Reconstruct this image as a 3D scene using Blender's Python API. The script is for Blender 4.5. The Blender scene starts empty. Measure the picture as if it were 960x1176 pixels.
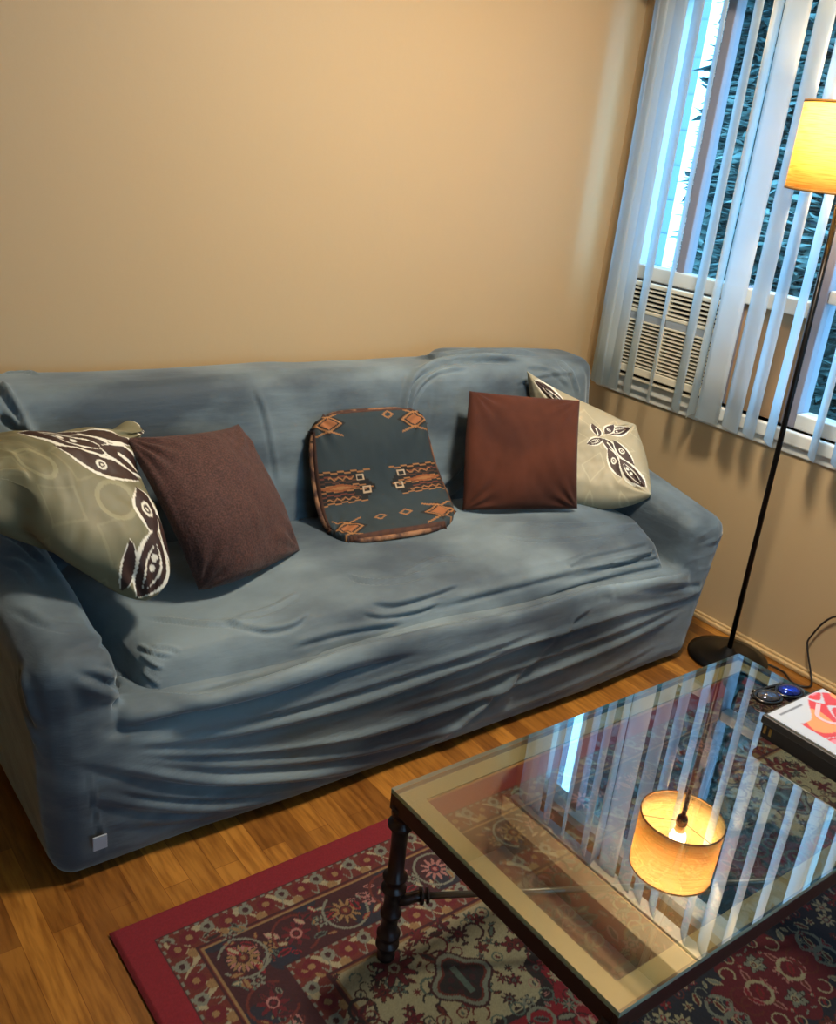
import bpy, bmesh, math, random
import numpy as np
from mathutils import Vector, Matrix, noise
from mathutils.bvhtree import BVHTree
random.seed(4); rng = np.random.default_rng(7)
S = bpy.context.scene
COL = S.collection
PI = math.pi

# ------------------------------------------------------------------ camera
F = 1105.0
def _d(x, y):
    a = np.array([x-480, -(y-588), -F]); return a/np.linalg.norm(a)
_M = np.stack([_d(2014, 296), _d(-433, 60), -_d(152, 3260)], 1)
_U, _s, _V = np.linalg.svd(_M); RW = _U@_V                      # columns: world axes in camera space
CAM = np.array([0, 0, 1.55])
def ray(px, py): return RW.T@np.array([px-480, -(py-588), -F])
def on(px, py, ax, val):
    r = ray(px, py); return CAM+r*((val-CAM[ax])/r[ax])
cd = bpy.data.cameras.new('camera'); cam = bpy.data.objects.new('camera', cd); COL.objects.link(cam)
m = Matrix(RW.T.tolist()).to_4x4(); m.translation = Vector(CAM); cam.matrix_world = m
cd.sensor_fit = 'VERTICAL'; cd.sensor_height = 24; cd.lens = F/1176*24; cd.clip_start = .05
S.camera = cam

# ------------------------------------------------------------------ world, lights, exposure
S.view_settings.view_transform = 'Standard'; S.view_settings.look = 'None'
S.view_settings.gamma = 1; S.view_settings.use_curve_mapping = False
S.view_settings.exposure = 0.0
w = bpy.data.worlds.new('sky'); S.world = w; w.use_nodes = True
nt = w.node_tree; bg = nt.nodes['Background']
bg.inputs[0].default_value = (.28, .66, 1.0, 1); bg.inputs[1].default_value = 11.0
def area(name, loc, rot, sx, sy, power, col):
    l = bpy.data.lights.new(name, 'AREA'); l.shape = 'RECTANGLE'; l.size = sx; l.size_y = sy
    l.energy = power; l.color = col
    o = bpy.data.objects.new(name, l); COL.objects.link(o); o.location = loc; o.rotation_euler = rot; return o
def portal(name, loc, rot, sx, sy):
    o = area(name, loc, rot, sx, sy, 1, (1, 1, 1)); o.data.cycles.is_portal = True
portal('window_portal', (2.90, 1.52, 1.41), (0, math.radians(90), 0), 1.3, 1.8)
portal('added_window_portal', (.9, -2.28, 1.5), (math.radians(90), 0, PI), 1.25, 1.1)  # guides sky light through the added rear window
area('ceiling_lamp_light', (1.75, 1.2, 2.43), (0, 0, 0), .3, .3, 66, (1, .85, .66))
LAMP_W = 23

# ------------------------------------------------------------------ helpers
def lin(c):
    if isinstance(c, str): c = [int(c[i:i+2], 16)/255 for i in (0, 2, 4)]
    return tuple((v/12.92 if v <= .04045 else ((v+.055)/1.055)**2.4) for v in c)
def mat(name, col, rough=.5, metal=0, **k):
    m = bpy.data.materials.new(name); m.use_nodes = True
    b = m.node_tree.nodes['Principled BSDF']
    b.inputs['Base Color'].default_value = (*lin(col), 1); b.inputs['Roughness'].default_value = rough
    b.inputs['Metallic'].default_value = metal
    for kk, v in k.items(): b.inputs[kk.replace('_', ' ')].default_value = v
    return m
def N(m, t, **k):
    n = m.node_tree.nodes.new(t)
    for a, v in k.items(): setattr(n, a, v)
    return n
def L(m, a, b): m.node_tree.links.new(a, b)
def bsdf(m): return m.node_tree.nodes['Principled BSDF']
def add_bump(m, scale=200, strength=.2, dist=.002, detail=3, stretch=(1, 1, 1), coords='Object'):
    tc = N(m, 'ShaderNodeTexCoord'); mp = N(m, 'ShaderNodeMapping'); mp.inputs['Scale'].default_value = stretch
    nz = N(m, 'ShaderNodeTexNoise'); nz.inputs['Scale'].default_value = scale; nz.inputs['Detail'].default_value = detail
    bp = N(m, 'ShaderNodeBump'); bp.inputs['Strength'].default_value = strength; bp.inputs['Distance'].default_value = dist
    L(m, tc.outputs[coords], mp.inputs[0]); L(m, mp.outputs[0], nz.inputs['Vector']); L(m, nz.outputs[0], bp.inputs['Height'])
    L(m, bp.outputs[0], bsdf(m).inputs['Normal']); return nz
def noise_col(m, c1, c2, scale=3, lo=.35, hi=.65, stretch=(1, 1, 1), detail=4):
    tc = N(m, 'ShaderNodeTexCoord'); mp = N(m, 'ShaderNodeMapping'); mp.inputs['Scale'].default_value = stretch
    nz = N(m, 'ShaderNodeTexNoise'); nz.inputs['Scale'].default_value = scale; nz.inputs['Detail'].default_value = detail
    cr = N(m, 'ShaderNodeValToRGB')
    cr.color_ramp.elements[0].position = lo; cr.color_ramp.elements[1].position = hi
    cr.color_ramp.elements[0].color = (*lin(c1), 1); cr.color_ramp.elements[1].color = (*lin(c2), 1)
    L(m, tc.outputs['Object'], mp.inputs[0]); L(m, mp.outputs[0], nz.inputs['Vector']); L(m, nz.outputs[0], cr.inputs[0])
    L(m, cr.outputs[0], bsdf(m).inputs['Base Color']); return cr
def attr_mat(name, rough=.8, **k):
    m = mat(name, 'ffffff', rough, **k); a = N(m, 'ShaderNodeAttribute'); a.attribute_name = 'pattern'
    L(m, a.outputs['Color'], bsdf(m).inputs['Base Color']); return m

def link(name, me, parent=None, mt=None):
    o = bpy.data.objects.new(name, me); COL.objects.link(o)
    if parent: o.parent = parent
    if mt: me.materials.append(mt)
    return o
def obj(name, bm, mt, parent=None, smooth=False, loc=None):
    bmesh.ops.recalc_face_normals(bm, faces=bm.faces)
    me = bpy.data.meshes.new(name); bm.to_mesh(me); bm.free()
    if smooth: me.polygons.foreach_set('use_smooth', [True]*len(me.polygons))
    o = link(name, me, parent, mt)
    if loc: o.location = loc
    return o
def thing(name, label, cat, loc=(0, 0, 0), rz=0, group=None):
    o = bpy.data.objects.new(name, None); COL.objects.link(o); o.location = loc; o.rotation_euler = (0, 0, rz)
    o.empty_display_size = .1; return tag(o, label, cat, group)
def tag(o, label, cat, group=None):
    o['label'] = label; o['category'] = cat
    if group: o['group'] = group
    return o
def struct(o): o['kind'] = 'structure'; return o
def box(bm, x0, x1, y0, y1, z0, z1, bev=0, seg=2):
    t = bmesh.new()
    bmesh.ops.create_cube(t, size=1)
    for v in t.verts: v.co = ((x0+x1)/2+v.co.x*(x1-x0), (y0+y1)/2+v.co.y*(y1-y0), (z0+z1)/2+v.co.z*(z1-z0))
    if bev: bmesh.ops.bevel(t, geom=t.edges[:], offset=bev, segments=seg, affect='EDGES', profile=.5)
    merge(bm, t); return bm
def merge(bm, t):
    me = bpy.data.meshes.new('t'); t.to_mesh(me); t.free(); bm.from_mesh(me); bpy.data.meshes.remove(me)
def B(*a, **k): return box(bmesh.new(), *a, **k)
def tube(bm, pts, r, n=10, cap=True):
    pts = [Vector(p) for p in pts]; rs = r if isinstance(r, (list, tuple)) else [r]*len(pts)
    rings = []; prev = None
    for i, p in enumerate(pts):
        t = (pts[min(i+1, len(pts)-1)]-pts[max(i-1, 0)]).normalized()
        a = prev or (Vector((0, 0, 1)) if abs(t.z) < .9 else Vector((1, 0, 0)))
        u = (a-t*a.dot(t)).normalized(); v = t.cross(u); prev = u
        rings.append([bm.verts.new(p+(u*math.cos(2*PI*k/n)+v*math.sin(2*PI*k/n))*rs[i]) for k in range(n)])
    for A, C in zip(rings, rings[1:]):
        for k in range(n): bm.faces.new((A[k], A[(k+1) % n], C[(k+1) % n], C[k]))
    if cap: bm.faces.new(rings[0]); bm.faces.new(rings[-1][::-1])
    return bm
def lathe(bm, prof, n=32, c=(0, 0, 0), closed=False):
    rings = []
    for r, z in prof:
        rings.append([bm.verts.new((c[0]+r*math.cos(2*PI*k/n), c[1]+r*math.sin(2*PI*k/n), c[2]+z)) for k in range(n)])
    if closed: rings.append(rings[0])
    for A, C in zip(rings, rings[1:]):
        for k in range(n): bm.faces.new((A[k], A[(k+1) % n], C[(k+1) % n], C[k]))
    if not closed:
        bm.faces.new(rings[0]); bm.faces.new(rings[-1][::-1])
    return bm
def smoothpts(P, n=8):
    P = [np.array(p, float) for p in P]
    if len(P) < 3: return [tuple(P[0]*(1-t)+P[1]*t) for t in np.linspace(0, 1, n)]
    Q = [2*P[0]-P[1]]+P+[2*P[-1]-P[-2]]; out = []
    for i in range(1, len(Q)-2):
        for t in np.linspace(0, 1, n, endpoint=False):
            a, b, c, d = Q[i-1:i+3]
            out.append(tuple(.5*((2*b)+(c-a)*t+(2*a-5*b+4*c-d)*t*t+(3*b-a-3*c+d)*t**3)))
    out.append(tuple(P[-1])); return out

# ------------------------------------------------------------------ materials
wallm = mat('warm_plaster', 'b39b76', .55); add_bump(wallm, 35, .12, .004, 5)
ceilm = mat('ceiling_paint', 'e0d0b4', .8)
trimm = mat('cream_trim_paint', 'b89c70', .45)
frame_w = mat('white_window_paint', 'c9ccc8', .4)
blackm = mat('black_metal', '0c0b0c', .35, .6)
slatm = bpy.data.materials.new('sheer_vinyl'); slatm.use_nodes = True
_n = slatm.node_tree; _n.nodes.clear()
o_ = _n.nodes.new('ShaderNodeOutputMaterial'); df = _n.nodes.new('ShaderNodeBsdfDiffuse'); tl = _n.nodes.new('ShaderNodeBsdfTranslucent')
mx = _n.nodes.new('ShaderNodeMixShader'); tr = _n.nodes.new('ShaderNodeBsdfTransparent'); mx2 = _n.nodes.new('ShaderNodeMixShader')
df.inputs[0].default_value = (.68, .68, .66, 1); tl.inputs[0].default_value = (.70, .86, .95, 1); mx.inputs[0].default_value = .62
mx2.inputs[0].default_value = .28
_n.links.new(df.outputs[0], mx.inputs[1]); _n.links.new(tl.outputs[0], mx.inputs[2])
_n.links.new(mx.outputs[0], mx2.inputs[1]); _n.links.new(tr.outputs[0], mx2.inputs[2]); _n.links.new(mx2.outputs[0], o_.inputs[0])
def thin_glass(name, tint, ior, rough=0.0):
    m = bpy.data.materials.new(name); m.use_nodes = True; t = m.node_tree; t.nodes.clear()
    o = t.nodes.new('ShaderNodeOutputMaterial'); g = t.nodes.new('ShaderNodeBsdfGlossy'); r = t.nodes.new('ShaderNodeBsdfTransparent')
    f = t.nodes.new('ShaderNodeFresnel'); x = t.nodes.new('ShaderNodeMixShader'); ge = t.nodes.new('ShaderNodeNewGeometry'); sb = t.nodes.new('ShaderNodeMath'); sb.operation = 'SUBTRACT'; sb.inputs[0].default_value = 1; ml = t.nodes.new('ShaderNodeMath'); ml.operation = 'MULTIPLY'
    g.inputs['Roughness'].default_value = rough; r.inputs[0].default_value = (*tint, 1); f.inputs[0].default_value = ior
    t.links.new(ge.outputs['Backfacing'], sb.inputs[1]); t.links.new(f.outputs[0], ml.inputs[0]); t.links.new(sb.outputs[0], ml.inputs[1]); t.links.new(ml.outputs[0], x.inputs[0]); t.links.new(r.outputs[0], x.inputs[1]); t.links.new(g.outputs[0], x.inputs[2]); t.links.new(x.outputs[0], o.inputs[0])
    return m
panem = thin_glass('window_glass', (.9, .96, 1), 1.35)

# ------------------------------------------------------------------ room shell
XR, YB, ZC, XL, YF = 2.79, 2.52, 2.46, -1.9, -2.2
floorm = mat('honey_oak_strip_floor', 'b87a34', .28); 
tc = N(floorm, 'ShaderNodeTexCoord'); mp = N(floorm, 'ShaderNodeMapping'); mp.inputs['Rotation'].default_value = (0, 0, PI/2)
br = N(floorm, 'ShaderNodeTexBrick'); br.inputs['Scale'].default_value = 1; br.inputs['Brick Width'].default_value = .75; br.inputs['Row Height'].default_value = .058
br.inputs['Mortar Size'].default_value = .0007; br.inputs['Mortar Smooth'].default_value = .3; br.offset = .37
br.inputs['Color1'].default_value = (*lin('a97430'), 1); br.inputs['Color2'].default_value = (*lin('754a1d'), 1); br.inputs['Mortar'].default_value = (*lin('6a3c16'), 1)
nz = N(floorm, 'ShaderNodeTexNoise'); nz.inputs['Scale'].default_value = 14; nz.inputs['Detail'].default_value = 6
mp2 = N(floorm, 'ShaderNodeMapping'); mp2.inputs['Scale'].default_value = (6, .55, 1)
mxc = N(floorm, 'ShaderNodeMix', data_type='RGBA', blend_type='MULTIPLY'); mxc.inputs[0].default_value = .75
cr = N(floorm, 'ShaderNodeValToRGB'); cr.color_ramp.elements[0].position = .35; cr.color_ramp.elements[0].color = (.45, .36, .28, 1); cr.color_ramp.elements[1].position = .6
L(floorm, tc.outputs['Object'], mp.inputs[0]); L(floorm, mp.outputs[0], br.inputs['Vector']); L(floorm, tc.outputs['Object'], mp2.inputs[0])
L(floorm, mp2.outputs[0], nz.inputs['Vector']); L(floorm, nz.outputs[0], cr.inputs[0]); L(floorm, br.outputs['Color'], mxc.inputs[6]); L(floorm, cr.outputs[0], mxc.inputs[7])
L(floorm, mxc.outputs[2], bsdf(floorm).inputs['Base Color'])

struct(obj('floor', B(XL-.1, XR+.1, YF-.1, YB+.1, -.1, 0), floorm))
struct(obj('ceiling', B(XL-.1, XR+.1, YF-.1, YB+.1, ZC, ZC+.1), ceilm))
struct(obj('wall_back', B(XL-.1, XR+.1, YB, YB+.1, 0, ZC), wallm))
struct(obj('wall_left', B(XL-.1, XL, YF, YB, 0, ZC), wallm))
bm = bmesh.new()
for a in ((XL-.1, .25, 0, ZC), (1.5, XR+.1, 0, ZC), (.25, 1.5, 0, .95), (.25, 1.5, 2.05, ZC)): box(bm, a[0], a[1], YF-.1, YF, a[2], a[3])
struct(obj('wall_front', bm, wallm))
bm = bmesh.new()
for a in ((.25, .30, .95, 2.05), (1.45, 1.5, .95, 2.05), (.86, .90, .95, 2.05), (.25, 1.5, .95, 1.0), (.25, 1.5, 2.0, 2.05)): box(bm, a[0], a[1], YF-.08, YF+.01, a[2], a[3])
struct(obj('added_fill_window', bm, frame_w))  # unseen window, added so blue daylight fills the sofa front
WY0, WY1, WZ0, WZ1 = .62, 2.43, .76, 2.06
bm = bmesh.new()
box(bm, XR, XR+.12, YF, YB, 0, WZ0); box(bm, XR, XR+.12, YF, YB, WZ1, ZC); box(bm, XR, XR+.12, YF, WY0, WZ0, WZ1); box(bm, XR, XR+.12, WY1, YB, WZ0, WZ1)
struct(obj('wall_right', bm, wallm))
bm = B(XR-.012, XR, YF, YB, 0, .022, .003); box(bm, XR-.026, XR-.012, YF, YB, 0, .016, .005, 3)
struct(obj('baseboard_right', bm, trimm))
struct(obj('baseboard_back', B(XL, XR-.03, YB-.012, YB, 0, .07, .003), trimm))

# window: frame, mullions, rails (structure) with panes
wx = XR+.03
bm = bmesh.new()
box(bm, XR-.02, XR+.10, WY0-.04, WY1+.02, WZ0-.045, WZ0, .006)        # sill nosing
box(bm, XR-.008, XR, WY0-.04, WY1+.02, WZ0-.075, WZ0-.045, .004)        # apron moulding
box(bm, XR+.0, XR+.1, WY0, WY0+.04, WZ0, WZ1); box(bm, XR, XR+.1, WY1-.035, WY1, WZ0, WZ1)
box(bm, XR+.0, XR+.1, WY0, WY1, WZ1-.04, WZ1)
sill = struct(obj('window_1', bm, frame_w))
bm = bmesh.new()
box(bm, XR+.02, XR+.09, 1.615, 1.665, WZ0, WZ1-.04, .004)
box(bm, XR+.02, XR+.09, 1.90, 1.925, WZ0, 1.16, .004)
box(bm, XR+.03, XR+.08, 2.17, 2.205, 1.14, WZ1-.04, .004)
obj('mullion', bm, mat('mauve_grey_sash', '7c7a84', .5), sill)
bm = B(XR+.02, XR+.08, 1.665, WY1-.035, 1.105, 1.155, .004)
box(bm, XR+.03, XR+.08, 1.18, 1.615, 1.16, 1.20, .004); box(bm, XR+.02, XR+.09, WY0+.04, 1.615, WZ0, WZ0+.05, .004)
box(bm, XR+.03, XR+.08, 1.15, 1.18, WZ0, WZ1-.04, .004)
obj('sash_rail', bm, frame_w, sill)
obj('filler_panel', B(XR+.04, XR+.06, 1.665, 1.90, WZ0, 1.105), mat('tan_filler_board', '9a7c5c', .6), sill)
obj('pane', B(XR+.05, XR+.054, 1.665, WY1-.035, 1.155, WZ1-.04), panem, sill)
obj('pane', B(XR+.05, XR+.054, WY0+.04, 1.615, WZ0+.05, WZ1-.04), panem, sill)

# ------------------------------------------------------------------ outside: neighbour house, trees
bm = bmesh.new()
for k in range(33): 
    z = -2.4+k*.24
    v = [bm.verts.new(p) for p in ((6.0, 4.76, z), (6.3, 8.5, z), (6.28, 8.5, z+.24), (5.98, 4.76, z+.24))]; bm.faces.new(v)
    v = [bm.verts.new(p) for p in ((5.98, 4.76, z+.24), (6.28, 8.5, z+.24), (6.3, 8.5, z+.24), (6.0, 4.76, z+.24))]; bm.faces.new(v)
box(bm, 6.33, 8.4, 4.8, 8.5, -2.4, 5.5)
t = thing('neighbour_house', 'pale sided house wall glimpsed outside past the left end of the blinds', 'house', (0, 0, 0))
obj('wall', bm, mat('pale_siding', '5a6a72', .8), t)
obj('corner_board', B(5.93, 6.05, 4.68, 4.78, -2.4, 5.4, .01), mat('white_board', 'f0f4f6', .6), t)
leafm = mat('dark_blue_green_leaf', '46666a', .7, Specular_IOR_Level=.25); noise_col(leafm, '2c4444', '82968f', 1.7, .4, .72)
barkm = mat('bark', '3a332e', .9)
def tree(cx, cy, z0, h, r, n, label, seed):
    rs = np.random.default_rng(seed)
    t = thing('tree', label, 'tree', (cx, cy, z0))
    bm = bmesh.new(); tube(bm, [(0, 0, 0), (.05, .02, h*.4), (0, .05, h*.9)], [.12, .09, .03], 8)
    for k in range(14):
        a = rs.uniform(0, 6.28); z = rs.uniform(.15, .8)*h; q = r*rs.uniform(.5, .9)
        tube(bm, [(0, 0, z), (q*.5*math.cos(a), q*.5*math.sin(a), z+.12), (q*math.cos(a), q*math.sin(a), z+.1)], [.03, .018, .006], 5)
    obj('trunk', bm, barkm, t)
    V = []; Fc = []
    for k in range(n):
        while True:
            p = rs.uniform(-1, 1, 3)
            if .25 < (p**2).sum() < 1: break
        c = p*np.array([r, r, h*.5])+np.array([0, 0, h*.52])
        a = rs.uniform(0, 6.28); tlt = rs.uniform(-.5, .5); l = rs.uniform(.05, .13); wd = l*.28
        u = np.array([math.cos(a), math.sin(a), tlt*.6]); v = np.array([-math.sin(a), math.cos(a), rs.uniform(-.5, .5)])
        b = len(V); V += [c-u*l, c+v*wd, c+u*l-np.array([0, 0, .01]), c-v*wd]; Fc.append((b, b+1, b+2, b+3))
    me = bpy.data.meshes.new('foliage'); me.from_pydata([tuple(x) for x in V], [], Fc); link('foliage', me, t, leafm)
tree(6.1, 3.62, -2.4, 8.6, .95, 34000, 'dark evergreen tree outside, behind the narrow slats beside the white sash', 1)
tree(6.9, 2.1, -2.4, 8.8, .85, 28000, 'dark evergreen tree outside, partly behind the lampshade', 2)
tree(5.6, .5, -2.4, 7.6, .75, 16000, 'dark tree outside the right-hand pane, low behind the lamp pole', 3)
hd = thing('hedge', 'tall dark hedge closing the view outside, behind the nearer trees', 'hedge', (9.2, 2.2, -2.4))
V = []; Fc = []; rs = np.random.default_rng(8)
for k in range(34000):
    c0 = np.array([rs.uniform(-.35, .35), rs.uniform(-3.8, 5.2), rs.uniform(0, 12.5)]); a = rs.uniform(0, 6.28); l = rs.uniform(.14, .34); wd = l*.42
    u = np.array([math.cos(a), math.sin(a), rs.uniform(-.4, .4)]); v = np.array([-math.sin(a), math.cos(a), rs.uniform(-.9, .9)]); b = len(V); V += [c0-u*l, c0+v*wd, c0+u*l, c0-v*wd]; Fc.append((b, b+1, b+2, b+3))
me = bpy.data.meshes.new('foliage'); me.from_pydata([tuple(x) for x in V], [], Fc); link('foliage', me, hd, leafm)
bm = bmesh.new()
for k in range(17): tube(bm, [(rs.uniform(-.1, .1), -3.2+k*.5, 0), (0, -3.2+k*.5, 6), (rs.uniform(-.1, .1), -3.2+k*.5+.1, 11.8)], [.07, .05, .02], 6)
obj('stems', bm, barkm, hd)
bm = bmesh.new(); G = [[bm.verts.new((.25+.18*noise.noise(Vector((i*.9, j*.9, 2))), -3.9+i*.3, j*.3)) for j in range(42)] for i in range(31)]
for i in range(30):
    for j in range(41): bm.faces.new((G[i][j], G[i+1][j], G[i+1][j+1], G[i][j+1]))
hc = obj('gap_backing', bm, mat('hedge_backing', '2c3c38', .95), hd); hc.modifiers.new('t', 'SOLIDIFY').thickness = .15  # solid dark sheet added among the leaves to close bright sky gaps
struct(obj('ground', B(XR+.3, 14, -6, 12, -2.6, -2.4), mat('garden_ground', '3c4a3a', .9)))

# ------------------------------------------------------------------ air conditioner
acm = mat('cream_ac_plastic', 'cfc8b4', .45); acd = mat('ac_dark_recess', '15130f', .8); acp = mat('ac_grey_strip', '8a929a', .4)
ac = thing('air_conditioner', 'cream window air conditioner with louvred front behind the blinds', 'air conditioner', (XR, 2.16, WZ0))
y0, y1 = -.235, .235
x0 = -.035
bm = B(x0+.02, .35, y0, y1, .0, .345, .004); obj('housing', bm, acd, ac)
bm = bmesh.new()
box(bm, x0, x0+.022, y0, y0+.018, .005, .345, .003); box(bm, x0, x0+.022, y1-.018, y1, .005, .345, .003)
box(bm, x0, x0+.022, y0, y1, .33, .345, .003); box(bm, x0, x0+.022, y0, y1, .018, .045, .003); box(bm, x0, x0+.022, y0, y1, -.0, .006)
for yy in (-.118, 0, .118): box(bm, x0+.002, x0+.02, yy-.006, yy+.006, .045, .33)
box(bm, x0, x0+.022, y0, y1, .238, .25, .002); box(bm, x0, x0+.022, y0, y1, .205, .212, .002)
obj('front_frame', bm, acm, ac)
obj('control_strip', B(x0+.002, x0+.021, y0+.018, y1-.018, .212, .238), acp, ac)
bm = bmesh.new()
for k in range(5): box(bm, x0+.001, x0+.02, y0+.01, y1-.01, .256+k*.0155, .2615+k*.0155)
obj('top_louvre', bm, acm, ac)
bm = bmesh.new()
for k in range(12): box(bm, x0+.001, x0+.02, y0+.01, y1-.01, .05+k*.0130, .0550+k*.0130)
obj('intake_grille', bm, acm, ac)

# ------------------------------------------------------------------ vertical blinds
bl = thing('vertical_blind', 'sheer vertical blind of long white slats hanging before the window', 'blind', (2.70, 1.5, 2.1))
bm = B(-.03, .03, -.95, .93, -.045, -.005, .004); obj('headrail', bm, frame_w, bl)
bm = B(-.055, -.048, -.97, .95, -.05, .06, .002); box(bm, -.055, .07, -.97, -.963, -.05, .06); box(bm, -.055, .07, .943, .95, -.05, .06); obj('valance', bm, mat('beige_valance', 'c8b48c', .5), bl)
sl = [(684, 13, 1), (690, 22, 1), (701, 15, 1), (719, 9, 1), (744, 4, 1), (775, 9, 1), (793, 9, -1), (811, 25, 1), (838, 18, 1), (859, 13, 1), (882, 10, 1), (932, 9, 1)]
ys = []
for px, wpx, sg in sl:
    py = 440+(px-690)*.34
    y = on(px, py, 0, 2.70)[1]; ys.append((y, wpx, sg))
y = ys[-1][0]
k = 0
while y > .68:
    y -= .085; k += 1; ys.append((y, 10+5*(k % 3 == 1), 1))
for y, wpx, sg in ys:
    a0 = math.atan2(y, 2.70); full = .089*1105/math.hypot(2.7, y)
    rel = math.asin(min(1, wpx/full)); a = a0+sg*rel
    bm = bmesh.new(); n = 6; rings = []
    for zi in range(9):
        z = -.05-(1.33)*zi/8
        row = []
        for j in range(n+1):
            s = (j/n-.5)*.089; cvx = .005*(1-(2*j/n-1)**2)
            tw = a+.03*math.sin(zi*.5+y*9)
            row.append(bm.verts.new((s*math.cos(tw)-cvx*math.sin(tw), s*math.sin(tw)+cvx*math.cos(tw), z)))
        rings.append(row)
    for A, C in zip(rings, rings[1:]):
        for j in range(n): bm.faces.new((A[j], A[j+1], C[j+1], C[j]))
    o = obj('slat', bm, slatm, bl, True, (0, y-1.5, 0))
    sm = o.modifiers.new('thick', 'SOLIDIFY'); sm.thickness = .0008

# ------------------------------------------------------------------ sofa
fab = mat('slate_velvet', '56666c', .75)
fab.node_tree.nodes['Principled BSDF'].inputs['Sheen Weight'].default_value = .45
fab.node_tree.nodes['Principled BSDF'].inputs['Sheen Roughness'].default_value = .4
fab.node_tree.nodes['Principled BSDF'].inputs['Sheen Tint'].default_value = (.75, .85, .9, 1)
noise_col(fab, '37444f', '6c7c84', 2.6, .38, .64, (1, 1.4, 2.2), 6)
add_bump(fab, 26, .35, .004, 6, (.6, 1, 3.2))

def remesh(bm, voxel, it, nm):
    me = bpy.data.meshes.new(nm); bm.to_mesh(me); bm.free()
    o = bpy.data.objects.new(nm, me); COL.objects.link(o)
    r = o.modifiers.new('r', 'REMESH'); r.mode = 'VOXEL'; r.voxel_size = voxel
    s = o.modifiers.new('s', 'SMOOTH'); s.iterations = it; s.factor = .5
    dg = bpy.context.evaluated_depsgraph_get(); dg.update()
    m2 = bpy.data.meshes.new_from_object(o.evaluated_get(dg)); bpy.data.objects.remove(o)
    return m2
def hull(bm, pts):
    t = bmesh.new()
    for p in pts: t.verts.new(p)
    bmesh.ops.convex_hull(t, input=t.verts); merge(bm, t); return bm
def rbox8(bm, lo, hi, r):
    """rounded convex solid: lo / hi = four (x, y, z) corners each; spheres of radius r at every corner"""
    t = bmesh.new()
    for p in lo+hi:
        bmesh.ops.create_icosphere(t, subdivisions=2, radius=r, matrix=Matrix.Translation(Vector(p)))
    pts = [tuple(v.co) for v in t.verts]; t.free(); return hull(bm, pts)

class Cloth:
    def __init__(s, me):
        s.me = me; n = len(me.vertices)
        s.co = np.empty(n*3); me.vertices.foreach_get('co', s.co); s.co = s.co.reshape(-1, 3)
        s.no = np.empty(n*3); me.vertices.foreach_get('normal', s.no); s.no = s.no.reshape(-1, 3)
        b = bmesh.new(); b.from_mesh(me); s.bvh = BVHTree.FromBMesh(b); b.free()
        s.disp = np.zeros(n); s.base = s.co.copy()
    def hit(s, px, py):
        r = Vector(ray(px, py)).normalized(); h = s.bvh.ray_cast(Vector(CAM), r)
        if h[0] is None:
            h = s.bvh.find_nearest(Vector(CAM)+r*2.6)
        return np.array(h[0]), np.array(h[1])
    def fold(s, pts, amp, w=.016, groove=.9, taper=.18, side=1):
        P = smoothpts(pts, 5); H = [s.hit(*p) for p in P]
        A = np.array([h[0] for h in H]); Nn = np.array([h[1] for h in H])
        keep = [0]+[i for i in range(1, len(A)) if np.linalg.norm(A[i]-A[i-1]) < .35]
        A = A[keep]; Nn = Nn[keep]
        seg = np.linalg.norm(A[1:]-A[:-1], axis=1); cum = np.concatenate([[0], np.cumsum(seg)]); T = cum[-1]+1e-6
        lo = A.min(0)-4*w; hi = A.max(0)+4*w
        idx = np.where(((s.base > lo) & (s.base < hi)).all(1))[0]
        if len(idx) == 0: return
        C = s.base[idx]; best = np.full(len(idx), 1e9); sd = np.zeros(len(idx)); tt = np.zeros(len(idx))
        for i in range(len(A)-1):
            d = A[i+1]-A[i]; l2 = d@d+1e-12; t = np.clip(((C-A[i])@d)/l2, 0, 1); q = C-(A[i]+t[:, None]*d)
            ds = np.linalg.norm(q, axis=1); sv = np.cross(d/math.sqrt(l2), Nn[i]); k = ds < best
            best[k] = ds[k]; sd[k] = (q@sv)[k]; tt[k] = (cum[i]+t*seg[i])[k]
        sg = np.where(sd*side >= 0, best, -best)
        e = np.clip(np.minimum(tt/T, 1-tt/T)/taper, 0, 1); e = e*e*(3-2*e)
        if isinstance(taper, tuple): pass
        nn = np.clip((s.no[idx]*Nn.mean(0)).sum(1)*2, 0, 1)
        f = amp*(np.exp(-(sg/w)**2)-groove*np.exp(-((sg-1.25*w)/(.55*w))**2))
        s.disp[idx] += f*e*nn
    def soft(s, amp, sc, vec=(1, 1, 1), seed=0):
        v = np.array(vec)
        for i in range(len(s.base)):
            p = s.base[i]*v*sc+seed
            s.disp[i] += amp*noise.noise(Vector(p))
    def done(s):
        zf = np.clip((s.base[:, 2]-.012)/.09, 0, 1); s.disp *= zf*zf*(3-2*zf)
        s.co = s.base+s.no*s.disp[:, None]; s.co[:, 2] = np.maximum(s.co[:, 2], .004)
        s.me.vertices.foreach_set('co', s.co.ravel()); s.me.update()

VOX = .0062
sofa = thing('sofa', 'long three-seat sofa under a wrinkled slate blue velvet slipcover against the wall', 'sofa', (1.5, 2.05, 0))
IN = Matrix.Translation((-1.5, -2.05, 0))
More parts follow.
